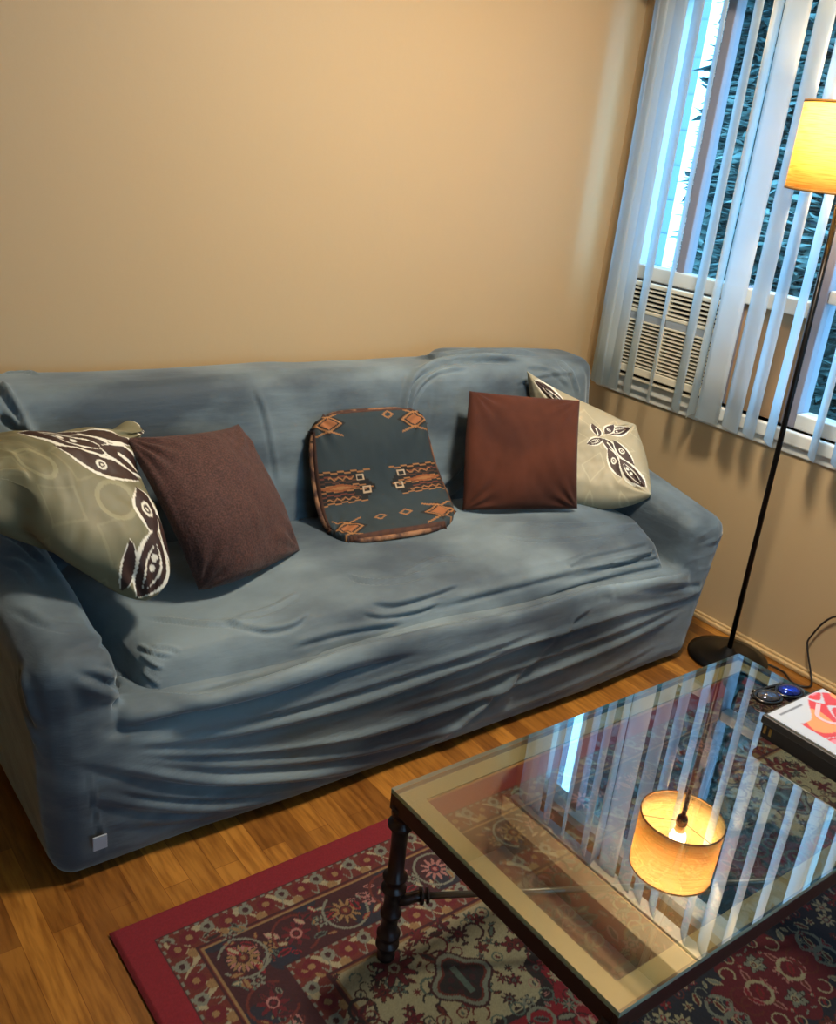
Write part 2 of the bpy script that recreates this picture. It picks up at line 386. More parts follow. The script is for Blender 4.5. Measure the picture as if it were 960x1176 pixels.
# body: base + arms in one stretched skin
bm = bmesh.new()
r = .05
rbox8(bm, [(.50, 1.655, r), (2.46, 1.655, r), (2.46, 2.38, r), (.50, 2.38, r)], [(.50, 1.655, .30), (2.45, 1.655, .27), (2.46, 2.38, .30), (.50, 2.38, .30)], r)
r = .028
rbox8(bm, [(.56, 1.645, .04), (1.0, 1.622, .04), (2.0, 1.620, .04), (2.42, 1.64, .04), (2.3, 2.3, .07), (.8, 2.3, .07)], [(.62, 1.645, .36), (1.0, 1.618, .345), (1.6, 1.608, .335), (2.0, 1.612, .325), (2.42, 1.635, .305), (2.3, 2.3, .3), (.75, 2.3, .3)], r)
r = .065
rbox8(bm, [(.51, 1.67, r), (.53, 1.67, r), (.55, 2.38, r), (.51, 2.38, r)], [(.485, 1.68, .47), (.545, 1.68, .46), (.53, 2.38, .58), (.485, 2.38, .58)], r)
rbox8(bm, [(2.44, 1.67, r), (2.455, 1.67, r), (2.455, 2.38, r), (2.42, 2.38, r)], [(2.46, 1.68, .44), (2.535, 1.67, .43), (2.53, 2.38, .55), (2.45, 2.38, .55)], r)
me = remesh(bm, VOX, 14, 'slipcover')
c = Cloth(me)
c.soft(.008, 2.6, (1, 1, 1.4), 3.1); c.soft(.0018, 9, (.4, 1, 2.6), 8.2)
FO = [  # (pixels, amp, width)
 ([(54, 850), (90, 868), (150, 882), (233, 896), (310, 894), (400, 884), (520, 858), (640, 820), (740, 768)], .016, .016),
 ([(60, 848), (110, 862), (170, 872), (250, 880), (340, 874), (440, 858), (560, 824), (680, 776), (780, 728)], .007, .012),
 ([(100, 822), (142, 827), (208, 813), (300, 795), (400, 762), (500, 735)], .013, .018),
 ([(150, 800), (183, 796), (228, 803), (270, 793), (338, 772), (400, 752), (480, 733), (591, 709), (670, 685), (735, 671), (800, 662)], .016, -.016),
 ([(90, 850), (160, 851), (240, 846), (330, 829), (430, 800), (540, 762), (640, 727), (740, 694)], .008, .015),
 ([(120, 835), (200, 838), (300, 822), (420, 786), (540, 748), (680, 704)], .004, .012),
 ([(300, 862), (400, 846), (480, 824), (591, 786), (705, 740), (800, 695)], .009, .015),
 
 ([(110, 945), (200, 940), (300, 925), (400, 905), (470, 882)], .007, .014),
 ([(80, 905), (150, 922), (240, 926), (340, 915), (430, 896)], .008, .014),
 ([(100, 975), (180, 968), (260, 948), (340, 925)], .005, .012),
 ([(120, 990), (220, 968), (300, 940), (380, 915)], .006, .012),
 ([(110, 900), (180, 912), (260, 914), (350, 903), (440, 880)], .006, .008), ([(130, 862), (200, 866), (290, 864), (390, 848), (480, 822)], .005, .008),
 ([(120, 930), (200, 932), (290, 922), (380, 902)], .004, .008),
 ([(450, 772), (540, 752), (620, 731), (700, 708), (790, 684), (835, 664)], .005, .014),
 ([(420, 822), (500, 800), (580, 772), (660, 742), (740, 712), (820, 678)], .005, .012),

 ([(700, 800), (760, 765), (800, 735)], .006, .012),
 ([(795, 655), (830, 645), (858, 625)], .008, .012), ([(798, 632), (830, 618), (860, 600)], .008, .011),
 ([(800, 615), (830, 600), (852, 592)], .006, .010), ([(800, 645), (825, 633), (850, 618)], .005, .008),
 ([(800, 668), (835, 658), (855, 640)], .006, .012),
 ([(170, 780), (150, 740), (120, 720)], .005, .012), ([(150, 800), (120, 795), (75, 778)], .008, .014),
 ([(165, 790), (130, 775), (100, 770)], .006, .011), ([(170, 785), (158, 762), (146, 745)], .006, .009),
 ([(24, 760), (32, 800), (45, 842)], .012, .012), ([(20, 760), (22, 800), (40, 850), (60, 880)], .006, .012),
 ([(5, 640), (30, 655), (50, 680)], .007, .012), ([(0, 610), (25, 622), (55, 650)], .007, .010),
 ([(15, 690), (60, 715), (110, 715)], .005, .014), ([(60, 750), (105, 735), (140, 728)], .005, .012),
 ([(745, 540), (790, 560), (840, 575)], .006, .014), ([(760, 530), (800, 548), (830, 556)], .005, .012),
]
for p, a, wd in FO: c.fold(p, a*(1.35 if 60 < p[0][0] < 500 and p[0][1] > 770 else 1.0 if p[0][0] < 500 else .55), abs(wd), side=1 if wd > 0 else -1, taper=.3 if wd > 0 else .12)
# vertical seam near the left front corner
c.fold([(98, 868), (108, 920), (124, 1000)], .002, .004, 1.2)
c.done()
# split the one skin into arms and front skirt, keeping its smooth normals
def split(me, fn, names, parent, mt, off):
    n = len(me.vertices); co = np.empty(n*3); me.vertices.foreach_get('co', co); co = co.reshape(-1, 3)
    no = np.empty(n*3); me.vertices.foreach_get('normal', no); no = no.reshape(-1, 3)
    polys = [tuple(p.vertices) for p in me.polygons]
    cen = np.array([co[list(p)].mean(0) for p in polys]); cls = fn(cen)
    for k, nm in enumerate(names):
        F_ = [polys[i] for i in np.where(cls == k)[0]]
        used = sorted({v for f in F_ for v in f}); mp_ = {v: i for i, v in enumerate(used)}
        m2 = bpy.data.meshes.new(nm); m2.from_pydata((co[used]-off).tolist(), [], [tuple(mp_[v] for v in f) for f in F_])
        m2.polygons.foreach_set('use_smooth', [True]*len(F_)); m2.normals_split_custom_set_from_vertices(no[used].tolist())
        link(nm, m2, parent, mt)
OFF = np.array([1.5, 2.05, 0])
def cls(c_):
    x, y, z = c_.T; top = np.where(x < 1.5, .36, .34)
    k = np.full(len(x), 0); k[(x < .66) & (z > top)] = 1; k[(x > 2.36) & (z > top)] = 2
    return k
split(me, cls, ['skirt', 'arm', 'arm'], sofa, fab, OFF)

# backrest
bm = bmesh.new(); r = .055
rbox8(bm, [(.52, 2.20, .2), (2.52, 2.20, .2), (2.52, 2.40, .2), (.52, 2.40, .2)], [(.54, 2.30, .825), (1.7, 2.30, .81), (2.50, 2.30, .79), (.54, 2.41, .825)]+[(2.51, 2.41, .79)], r)
rbox8(bm, [(1.80, 2.18, .3), (2.48, 2.18, .3), (2.48, 2.38, .3), (1.78, 2.38, .3)], [(1.86, 2.28, .80), (2.46, 2.28, .775), (2.44, 2.38, .80), (1.95, 2.38, .835)]+[(2.12, 2.31, .835)], r)
me = remesh(bm, VOX, 14, 'backrest'); c = Cloth(me)
c.soft(.010, 2.4, (1, 1, 1), 5.5); c.soft(.003, 8, (1, 1, 1), 1.2)
for p, a, wd in [
 ([(453, 520), (462, 470), (470, 440), (485, 425), (510, 415), (560, 410), (600, 412)], .012, .012),
 ([(462, 520), (470, 470), (480, 445), (500, 428), (540, 420)], .006, .010),
 ([(0, 470), (20, 485), (38, 508), (48, 530)], .012, .010), ([(0, 440), (15, 460), (32, 490), (44, 512)], .010, .010),
 ([(0, 500), (10, 520), (14, 540)], .010, .009), ([(0, 425), (18, 420), (30, 424), (42, 432)], .004, .007),
 ([(290, 440), (303, 470), (312, 510), (320, 560)], .003, .010),
 ([(600, 420), (630, 425), (655, 445)], .004, .009), ([(590, 440), (625, 430), (660, 428)], .004, .009), ([(640, 415), (655, 430), (665, 455)], .005, .009),
 ([(498, 560), (520, 545), (538, 520)], .010, .012), ([(500, 575), (522, 562), (540, 545)], .008, .010),
 ([(470, 412), (500, 408), (560, 402), (620, 408)], .006, .012)]:
    c.fold(p, a*1.5, wd)
c.done()
me.transform(IN); me.polygons.foreach_set('use_smooth', [True]*len(me.polygons)); link('backrest', me, sofa, fab)
# seat cushion
bm = bmesh.new(); r = .055
rbox8(bm, [(.70, 1.68, .31), (2.33, 1.68, .29), (2.33, 2.17, .33), (.70, 2.17, .33)],
      [(.72, 1.735, .395), (1.5, 1.725, .40), (2.30, 1.73, .375), (2.34, 2.2, .385), (1.5, 2.2, .405), (.70, 2.2, .40)]+[(2.36, 1.85, .375), (1.1, 1.9, .415), (1.9, 1.9, .415)], r)
me = remesh(bm, VOX, 14, 'seat_cushion'); c = Cloth(me)
c.soft(.016, 3.2, (1, 1.5, 1), 2.5); c.soft(.004, 10, (.6, 1.2, 1.2), 6.2)
for p, a, wd in [
 ([(165, 704), (205, 712), (245, 717), (290, 714), (330, 706)], .006, .010), ([(270, 712), (310, 700), (345, 680)], .006, .010),
 ([(250, 712), (300, 722), (335, 716), (355, 700)], .007, .012), ([(395, 660), (420, 668), (460, 666), (490, 655)], .008, .010),
 ([(420, 688), (450, 692), (490, 682), (530, 668)], .007, .012), ([(412, 700), (440, 706), (480, 700), (510, 690)], .006, .010),
 ([(310, 768), (340, 762), (375, 748)], .005, .010), ([(155, 738), (180, 748), (200, 752)], .005, .008), ([(158, 750), (175, 762), (190, 768)], .005, .008),
 ([(160, 770), (172, 780), (186, 788)], .005, .008), ([(170, 740), (195, 742), (210, 748)], .004, .008),
 ([(460, 660), (500, 640), (535, 640)], .005, .012), ([(555, 610), (600, 620), (660, 618), (700, 610)], .004, .010),
 ([(480, 700), (560, 678), (640, 658), (720, 640), (780, 620)], .006, .018), ([(600, 690), (680, 665), (740, 650), (785, 642)], .006, .014),
 ([(640, 665), (700, 650), (760, 630)], .005, .010), ([(690, 605), (740, 605), (785, 620)], .005, .012), ([(330, 740), (400, 722), (470, 712)], .006, .014),
 ([(700, 648), (745, 640), (788, 632)], .005, .008), ([(590, 600), (640, 605), (700, 600)], .004, .010)]:
    c.fold(p, a*1.05, wd*.72)
c.done()
me.transform(IN); me.polygons.foreach_set('use_smooth', [True]*len(me.polygons)); link('seat_cushion', me, sofa, fab)
# tag near left corner
cc = on(108, 968, 1, 1.588)
bm = B(-.004, .026, -.006, -.002, -.018, .016, .001)
o = obj('care_tag', bm, mat('grey_satin_tag', '8d95a2', .35), sofa, loc=tuple(cc-OFF)); o['label'] = 'small shiny grey tag sewn at the lower left corner'

# ------------------------------------------------------------------ pillows
def patch(rows, u, v):
    """rows: list of rows of 3D points; Lagrange interpolation in both directions. u along columns (0..1), v along rows (0 top..1 bottom)"""
    def lag(P, t):
        n = len(P); xs = np.linspace(0, 1, n); out = 0
        for i in range(n):
            w_ = np.ones_like(t)
            for j in range(n):
                if j != i: w_ = w_*(t-xs[j])/(xs[i]-xs[j])
            out = out+P[i]*w_[..., None]
        return out
    return lag([lag([np.array(p, float) for p in R_], u) for R_ in rows], v)
def pillow(name, rows, th, mt, n=90, pattern=None, pinch=.05, wr=.006, seed=0, piping=None, label='', cat='pillow', corner=.0, group=None, expo=.42):
    rs = random.Random(seed)
    u1 = np.linspace(0, 1, n+1); U, V = np.meshgrid(u1, u1)
    a, b = 2*U-1, 2*V-1
    # edges pulled in between the corners
    k = pinch
    Uc = .5+.5*a*(1-k*(1-b**2)); Vc = .5+.5*b*(1-k*(1-a**2))
    if corner:
        q = np.maximum(0, (np.abs(a)**6+np.abs(b)**6)**(1/6.)-1+1e-9); f = 1/(1+corner*np.clip(q*8, 0, 1)); Uc = .5+(Uc-.5)*f; Vc = .5+(Vc-.5)*f
    Pm = patch(rows, Uc, Vc)
    dU = np.gradient(Pm, axis=1); dV = np.gradient(Pm, axis=0); Nn = np.cross(dU, dV); Nn /= np.linalg.norm(Nn, axis=2)[..., None]+1e-9
    cen = Pm.mean((0, 1)); 
    if ((CAM-cen)*Nn[n//2, n//2]).sum() < 0: Nn = -Nn
    T = th/2*(np.clip((1-a**2), 0, 1)*np.clip((1-b**2), 0, 1))**expo
    W = np.zeros_like(T)
    for i in range(n+1):
        for j in range(n+1):
            p = Pm[i, j]
            W[i, j] = noise.noise(Vector(p*9+seed))*wr*1.6+noise.noise(Vector((p[0]*34+seed, p[1]*34, p[2]*20)))*wr*.35
    # radial gathers towards corners
    ang = np.arctan2(1-np.abs(b), 1-np.abs(a)); dist = np.hypot(1-np.abs(b), 1-np.abs(a))
    W += wr*.6*np.sin(ang*14+seed)*np.exp(-((dist-.35)/.25)**2)
    E_ = np.clip(np.minimum(1-np.abs(a), 1-np.abs(b))*8, 0, 1)
    Fr = Pm+Nn*(T+W*E_)[..., None]; Bk = Pm-Nn*(T*.8)[..., None]
    nv = (n+1)**2; co = np.concatenate([Fr.reshape(-1, 3), Bk.reshape(-1, 3)])
    i, j = np.meshgrid(range(n), range(n), indexing='ij'); q0 = (i*(n+1)+j).ravel()
    f1 = np.stack([q0, q0+1, q0+n+2, q0+n+1], 1); f2 = f1[:, ::-1]+nv
    cen = Fr.mean((0, 1))
    me = bpy.data.meshes.new(name); me.from_pydata((co-cen).tolist(), [], np.concatenate([f1, f2]).tolist())
    if pattern is not None:
        c1 = pattern(U, V); c1 = np.concatenate([c1, np.ones(c1.shape[:2]+(1,))], 2).reshape(-1, 4)
        cc_ = np.concatenate([c1, c1]); at = me.color_attributes.new('pattern', 'FLOAT_COLOR', 'POINT'); at.data.foreach_set('color', cc_.ravel())
    b_ = bmesh.new(); b_.from_mesh(me); bmesh.ops.remove_doubles(b_, verts=b_.verts, dist=.00005); bmesh.ops.recalc_face_normals(b_, faces=b_.faces); b_.to_mesh(me); b_.free()
    me.polygons.foreach_set('use_smooth', [True]*len(me.polygons))
    if piping is None:
        o = link(name, me, None, mt); o.location = cen; return tag(o, label, cat, group)
    t = thing(name, label, cat, tuple(cen), 0, group); link('cushion_body', me, t, mt)
    ring = [Pm[0, jj] for jj in range(0, n, 3)]+[Pm[ii, n] for ii in range(0, n, 3)]+[Pm[n, n-jj] for jj in range(0, n, 3)]+[Pm[n-ii, 0] for ii in range(0, n, 3)]
    ring.append(ring[0]); bm_ = bmesh.new(); tube(bm_, [p-cen for p in ring], piping[1], 8, False)
    o = obj('piping', bm_, piping[0], t, True); o['label'] = 'brown and tan patterned edge piping'
    return t
def PX(px, py, y): return on(px, py, 1, y)
def PZ(px, py, z): return on(px, py, 2, z)
def leaf(U, V, cx, cy, l, w_, ang):
    """signed size 0..1 inside a pointed leaf"""
    x = (U-cx)*math.cos(ang)+(V-cy)*math.sin(ang); y = -(U-cx)*math.sin(ang)+(V-cy)*math.cos(ang)
    q = np.clip(1-(x/l)**2, 0, 1); return np.where(np.abs(x) < l, 1-np.abs(y)/(w_*q+1e-6), -1), x/l, y
def leaf_pattern(base, leaves, swirls=(), dark='2c1611', lite='d5d4c8'):
    bc, dk, lt = (np.array(lin(x)) for x in (base, dark, lite))
    def f(U, V):
        C = np.ones(U.shape+(3,))*bc
        sw = (np.abs(((U*3.2+.15*np.sin(V*9)) % 1)-.5)+np.abs(((V*3.2) % 1)-.5)); C = np.where((np.abs(sw-.42) < .03)[..., None], C*1.22, C)
        for cx, cy, rr in swirls:
            d = np.hypot(U-cx, V-cy); C = np.where((np.abs(d-rr) < .012)[..., None], bc*1.5, C)
        for (cx, cy, l, w_, ang, kind) in leaves:
            s, x, y = leaf(U, V, cx, cy, l, w_, ang)
            C = np.where((s > -.35)[..., None] & (np.abs(x) < 1)[..., None], lt, C)
            C = np.where((s > 0)[..., None], dk, C)
            if kind == 1:
                s2, x2, y2 = leaf(U, V, cx+l*.06*math.cos(ang), cy+l*.06*math.sin(ang), l*.66, w_*.55, ang)
                C = np.where((s2 > 0)[..., None], lt, C); C = np.where((s2 > .28)[..., None], dk, C)
                for t_ in (-.22, .05):
                    d = np.hypot(U-(cx+l*t_*math.cos(ang)), V-(cy+l*t_*math.sin(ang))); C = np.where((d < w_*.2)[..., None], lt, C)
            if kind == 2:
                C = np.where((np.abs(y-w_*.15*x) < w_*.16)[..., None] & (np.abs(x-.2) < .55)[..., None], lt, C)
            if kind == 3:
                d = np.hypot(x*l, y); C = np.where((np.abs(d-w_*.45) < w_*.11)[..., None] | (d < w_*.15)[..., None], lt, C)
        return C
    return f
satin = attr_mat('printed_satin', .6)
# left patterned pillow
RWS = [[PX(-60, 528, 2.18), PX(75, 508, 2.14), PX(176, 476, 2.20)], [PX(-54, 535, 2.10), PX(68, 548, 2.04), PX(150, 545, 2.09)],
       [PX(-48, 542, 2.00), PX(64, 596, 1.93), PX(188, 628, 1.90)], [PX(-42, 550, 1.92), PX(62, 632, 1.88), PX(167, 704, 1.80)]]
pillow('throw_pillow', RWS, .21, satin, 190,
       leaf_pattern('6c6950', [(.50, .30, .24, .085, .10, 1), (.80, .36, .17, .065, .35, 2), (.45, .18, .15, .045, -.05, 0), (.70, .20, .18, .05, .2, 0), (.64, .44, .24, .055, .12, 3),
                               (.86, .62, .11, .06, 1.25, 3), (.90, .83, .14, .07, 1.5, 1), (.975, .70, .1, .035, 1.0, 0), (.80, .88, .1, .03, 1.2, 0), (.95, .05, .05, .045, .6, 1)], [(.70, .62, .09), (.3, .6, .1)]),
       wr=.012, seed=3, pinch=.015, corner=.10, label='olive satin throw pillow with brown leaf motifs leaning on the left sofa arm')
# left brown pillow
chen = mat('chocolate_chenille', '38201a', .85, Sheen_Weight=.06); noise_col(chen, '2c1511', '4e2d27', 240, .38, .66); add_bump(chen, 110, .6, .003, 2)
pillow('throw_pillow', [[PX(143, 503, 2.08), PX(212, 500, 2.09), PX(274, 487, 2.17)], [PX(188, 590, 1.93), PX(255, 578, 1.96), PX(311, 562, 2.08)], [PZ(228, 678, .475), PZ(285, 663, .475), PZ(344, 632, .475)]],
       .13, chen, 90, wr=.007, seed=11, pinch=.03, label='dark brown textured throw pillow, the left one, beside the olive leaf-print pillow')
# folded southwestern pillow
def western(U, V):
    teal, bk, br_, tan, rd = (np.array(lin(x)) for x in ('222f35', '121314', '43271a', '8a5f38', '5c2c1e'))
    C = np.ones(U.shape+(3,))*teal
    def put(mask, c_):
        nonlocal C; C = np.where(mask[..., None], c_, C)
    side = np.minimum(U, 1-U); st = .05*np.floor((np.abs(V-.56)*40))/2      # stepped band ends
    band = (np.abs(V-.54) < .13) & (side < .44-st*.9)
    put(band, bk)
    for k, vv in enumerate((.42, .455, .49, .525, .56, .595, .63, .665)):
        e = .42-.05*((k*7) % 4)
        put((np.abs(V-vv-.006*np.sign(np.sin(U*60))) < .006) & (side < e), [tan, rd, br_, tan][k % 4])
    put((np.abs(V-.54) < .035*(1-np.clip(np.abs(side-.16)/.16, 0, 1))), np.array(lin('7a4422')))
    put((np.abs(V-.54) < .016*(1-np.clip(np.abs(side-.16)/.09, 0, 1))), tan)
    z = np.abs(((U*16) % 1)-.5)*.05; put((np.abs(V-.465-z+.012) < .006) & (side < .28) & (side > .08), tan)
    z = np.abs(((U*16) % 1)-.5)*.05; put((np.abs(V-.635+z-.012) < .006) & (side < .3) & (side > .05), tan)
    for cu in (.27, .73):
        q = np.maximum(np.abs(U-cu-.1*np.sign(.5-cu)), np.abs(V-.575)); put((np.abs(q-.025) < .006), np.array(lin('a8947a')))
        q = np.maximum(np.abs(U-cu-.06*np.sign(.5-cu)), np.abs(V-.47)*1.3); put((np.abs(q-.025) < .005), np.array(lin('a8947a')))
    for cu, cv in ((.13, .09), (.87, .09), (.16, .91), (.87, .89)):
        d = np.abs(U-cu)/.12+np.abs(V-cv)/.062; put(d < 1.25, bk); put(d < 1, tan); put(d < .8, bk); put(d < .62, np.array(lin('8a5632')))
        put((np.abs(np.abs(V-cv)-.065-.3*(np.abs(U-cu)-.06)) < .006) & (np.abs(U-cu) < .12), tan)
    for cu, cv in ((.62, .86), (.42, .87), (.65, .05)):
        d = np.abs(U-cu)/.05+np.abs(V-cv)/.028; put((np.abs(d-.85) < .22), tan)
    edge = np.minimum(np.minimum(U, 1-U), np.minimum(V, 1-V)); put(edge < .022, br_)
    put((edge < .022) & (np.sin((U+V)*70) > .3), np.array(lin('3a211a')))
    return C
wool = attr_mat('woven_blanket_cloth', .9); add_bump(wool, 300, .3, .001, 2)
pipem = mat('brown_piping', '5d3a2c', .8); noise_col(pipem, '3a2018', '8a6244', 28, .42, .6)
pillow('seat_pad', [[PX(356, 478, 2.215), PX(420, 472, 2.215), PX(489, 468, 2.215)], [PX(358, 530, 2.165), PX(425, 524, 2.165), PX(494, 518, 2.165)], [PX(366, 584, 2.11), PX(436, 575, 2.11), PX(510, 563, 2.11)], [PZ(386, 624, .475), PZ(455, 616, .475), PZ(532, 602, .475)]],
       .075, wool, 170, western, pinch=.0, wr=.005, seed=21, piping=(pipem, .008), corner=.35, expo=.28, label='square dark teal southwestern pattern cushion with brown piping, bent at the middle of the sofa', cat='cushion')
# right brown pillow
suede = mat('brown_suede', '4a281d', .85, Sheen_Weight=.06, Specular_IOR_Level=.2); noise_col(suede, '3a1c13', '50291b', 5, .4, .65); add_bump(suede, 60, .12, .002, 3)
pillow('throw_pillow', [[PX(539, 449, 2.16), PX(602, 455, 2.11), PX(666, 460, 2.01)], [PX(534, 515, 2.08), PX(598, 520, 2.03), PX(664, 522, 1.93)], [PZ(531, 586, .47), PZ(597, 586, .47), PZ(663, 584, .47)]],
       .11, suede, 80, wr=.005, seed=31, pinch=.015, label='plain smooth brown throw pillow, the right one, in front of the beige leaf-print pillow')
# right patterned pillow
pillow('throw_pillow', [[PX(605, 426, 2.20), PX(672, 462, 2.12), PX(730, 488, 2.00)], [PX(612, 500, 2.16), PX(684, 518, 2.06), PX(744, 528, 1.90)], [PX(616, 560, 2.06), PX(682, 584, 1.92), PX(748, 568, 1.80)]],
       .20, satin, 170, leaf_pattern('958f78', [(.76, .20, .20, .075, -.55, 1), (.66, .20, .16, .05, -.95, 3), (.62, .54, .17, .06, .7, 2), (.80, .56, .19, .075, .85, 3), (.68, .72, .17, .065, 1.0, 3), (.87, .80, .17, .075, .85, 1), (.16, .08, .14, .07, .3, 1), (.46, .30, .12, .06, 1.5, 2), (.42, .50, .12, .05, 2.6, 1)], [(.5, .3, .08)]),
       wr=.009, seed=41, label='beige satin throw pillow with brown leaf motifs, tucked in the right corner of the sofa')

# ------------------------------------------------------------------ rug
RX0, RX1, RY0, RY1 = .497, 2.663, -.16, 1.44
def build_rug():
    xs = np.arange(RX0, RX1+1e-6, .0026); ysf = np.concatenate([np.linspace(RY0, .25, 90, endpoint=False), np.arange(.25, RY1+1e-6, .0026)])
    X, Y = np.meshgrid(xs, ysf); ny, nx = X.shape
    dx = np.minimum(X-RX0, RX1-X); dy = np.minimum(Y-RY0, RY1-Y); e = np.minimum(dx, dy); long_ = dy < dx
    s = np.where(long_, X-RX0, Y-RY0)               # running coordinate along the border
    c_ = {k: np.array(lin(v)) for k, v in dict(red='640a18', dred='4a0a15', mar='2c0d13', navy='171824', ivory='7c745c', tan='6c5436', rust='4c1a14', green='3e4a44', pink='7e5450', blk='1c1416', grey='5c5e54').items()}
    C = np.ones((ny, nx, 3))*c_['red']
    def put(m_, k): C[m_] = c_[k] if isinstance(k, str) else k
    CX, CY = (RX0+RX1)/2, (RY0+RY1)/2
    A, Bb = np.abs(X-CX), np.abs(Y-CY)
    W2, H2 = (RX1-RX0)/2-.325, (RY1-RY0)/2-.325
    def guard(lo, hi, per):
        w_ = hi-lo; t = (e-lo)/w_; g = (e >= lo) & (e < hi)
        put(g, 'rust'); ph = (s/per) % 1
        put(g & (np.abs(t-.5-.28*np.sin(2*PI*ph+.8*np.sin(s*23))) < .09+.05*np.sin(s*61)), 'ivory'); put(g & (np.abs(t-.5+.3*np.sin(4*PI*ph+1)) < .05), 'grey')
        d = np.hypot((ph-.5)*per, (t-.42)*w_); put(g & (d < w_*.26), 'dred'); put(g & (d < w_*.1), 'tan')
        d = np.hypot(((ph+.25) % 1-.5)*per, (t-.75)*w_); put(g & (d < w_*.16), 'tan')
        d = np.hypot(((ph+.5) % 1-.5)*per, (t-.3)*w_); put(g & (d < w_*.2), 'grey'); put(g & (d < w_*.09), 'mar')
        put(g & (t < .12) & (((s/per*4) % 1) < .5), 'grey'); put(g & (t > .94), 'tan'); put(g & (t < .05), 'mar'); put(g & (np.abs(t-.86) < .04), 'mar')
    guard(.065, .138, .085); guard(.252, .325, .085)
    mb = (e >= .138) & (e < .252); put(mb, 'mar')
    put(mb & (np.sin(X*31)*np.sin(Y*29+1) > .55), 'navy')
    # field
    fld = e >= .325; put(fld, 'red')
    rr = np.sqrt((np.maximum(0, A)/W2)**2+(Bb/H2)**2); th = np.arctan2(Bb/H2, A/W2)
    span = fld & (((1-A/W2)**2*1.0+(1-Bb/H2)**2) < (.62+.045*np.cos(14*np.arctan2(1-Bb/H2, 1-A/W2)))**2)
    spo = fld & (((1-A/W2)**2*1.0+(1-Bb/H2)**2) < (.66+.045*np.cos(14*np.arctan2(1-Bb/H2, 1-A/W2)))**2)
    put(spo, 'blk'); put(span, 'ivory')
    med = .50+.04*np.cos(16*th); put(fld & (rr < med+.045), 'tan'); put(fld & (rr < med+.03), 'green'); put(fld & (rr < med), 'navy'); put(fld & (rr < .2+.02*np.cos(12*th)), 'dred')
    def disc(x, y, fn, R):
        ix = np.searchsorted(xs, (x-R, x+R)); iy = np.searchsorted(ysf, (y-R, y+R))
        if ix[0] == ix[1] or iy[0] == iy[1]: return
        sl_ = (slice(iy[0], iy[1]), slice(ix[0], ix[1])); dX = X[sl_]-x; dY = Y[sl_]-y
        fn(C[sl_], np.hypot(dX, dY)/R, np.arctan2(dY, dX), dX/R, dY/R)
    def flower(x, y, R, n, c1, c2, c3, ph=0):
        def f(c, d, a, dx_, dy_):
            pet = .72+.26*np.cos(n*(a+ph)); c[d < pet] = c_['blk']; c[d < pet-.09] = c_[c1]
            ray_ = (np.abs(np.cos(n/2*(a+ph))) < .25) & (d < pet-.1); c[ray_] = c_[c2]; c[d < .36] = c_[c3]; c[d < .24] = c_[c2]; c[d < .13] = c_[c1]
        disc(x, y, f, R)
    def ringm(x, y, R, c1, w_=.09, gap=None, rot=0):
        def f(c, d, a, dx_, dy_):
            m_ = np.abs(d-.88) < w_
            if gap: m_ = m_ & (np.abs(((a-rot+PI) % (2*PI))-PI) > gap)
            c[m_] = c_[c1]
        disc(x, y, f, R)
    def leafm_(x, y, R, rot, c1, c2):
        def f(c, d, a, dx_, dy_):
            u = dx_*math.cos(rot)+dy_*math.sin(rot); v = -dx_*math.sin(rot)+dy_*math.cos(rot)
            q = .42*np.clip(1-u*u, 0, 1); c[(np.abs(v) < q) & (d < 1)] = c_[c1]; c[(np.abs(v) < q*.5) & (np.abs(u) < .7)] = c_[c2]
        disc(x, y, f, R)
    rr_ = random.Random(9)
    # main border: scrolling vine and rosettes, on all four sides
    def along(side, t):
        o = .195
        return {'t': (RX0+t, RY1-o), 'b': (RX0+t, RY0+o), 'l': (RX0+o, RY0+t), 'r': (RX1-o, RY0+t)}[side]
    for side, Ln in (('t', RX1-RX0), ('b', RX1-RX0), ('l', RY1-RY0), ('r', RY1-RY0)):
        n = round((Ln-.39)/.118)
        for k in range(n+1):
            t = .195+(Ln-.39)*k/n; x, y = along(side, t)
            ringm(x, y, .054, 'rust' if k % 2 else 'grey', .05, .7, rr_.uniform(0, 6))
            flower(x, y, .038 if k % 2 == 0 else .036, 8 if k % 2 else 11, *(('pink', 'dred', 'navy') if k % 4 == 0 else ('tan', 'rust', 'mar') if k % 4 == 2 else ('dred', 'mar', 'pink')), ph=k)
            x2, y2 = along(side, t+.059)
            for q in range(11):
                fx, fy = x2+rr_.uniform(-.04, .04), y2+rr_.uniform(-.042, .042); c1 = rr_.choice(['green', 'grey', 'dred', 'pink', 'red', 'rust'])
                leafm_(fx, fy, rr_.uniform(.010, .02), rr_.uniform(0, 3), c1, rr_.choice(['blk', 'ivory', 'mar', 'tan']))
            flower(x2, y2, .018, 6, rr_.choice(['pink', 'grey', 'tan']), 'dred', 'blk')
    # field filling, mirrored about both axes
    def sym(fn, x, y):
        for sx in (1, -1):
            for sy in (1, -1):
                if CY+sy*y > -.1: fn(CX+sx*x, CY+sy*y, sx, sy)
    items = []
    for k in range(1500):
        x, y = rr_.uniform(0, W2), rr_.uniform(0, H2)
        if any((x-a)**2+(y-b)**2 < (.017 if q else .024)**2 for a, b, q in items): continue
        items.append((x, y, k % 2))
        r2 = math.hypot(x/W2, y/H2); zone = 'med' if r2 < .5 else ('sp' if math.hypot(1-x/W2, 1-y/H2) < .62 else 'red')
        pal = {'med': ['pink', 'red', 'grey', 'ivory', 'dred', 'rust'], 'sp': ['dred', 'green', 'rust', 'mar', 'blk', 'dred'], 'red': ['ivory', 'grey', 'navy', 'pink', 'green', 'mar']}[zone]
        R = rr_.choice([.010, .013, .018, .024]); kk = rr_.randrange(5); a0 = rr_.uniform(0, 3); c1, c2, c3 = rr_.sample(pal, 3)
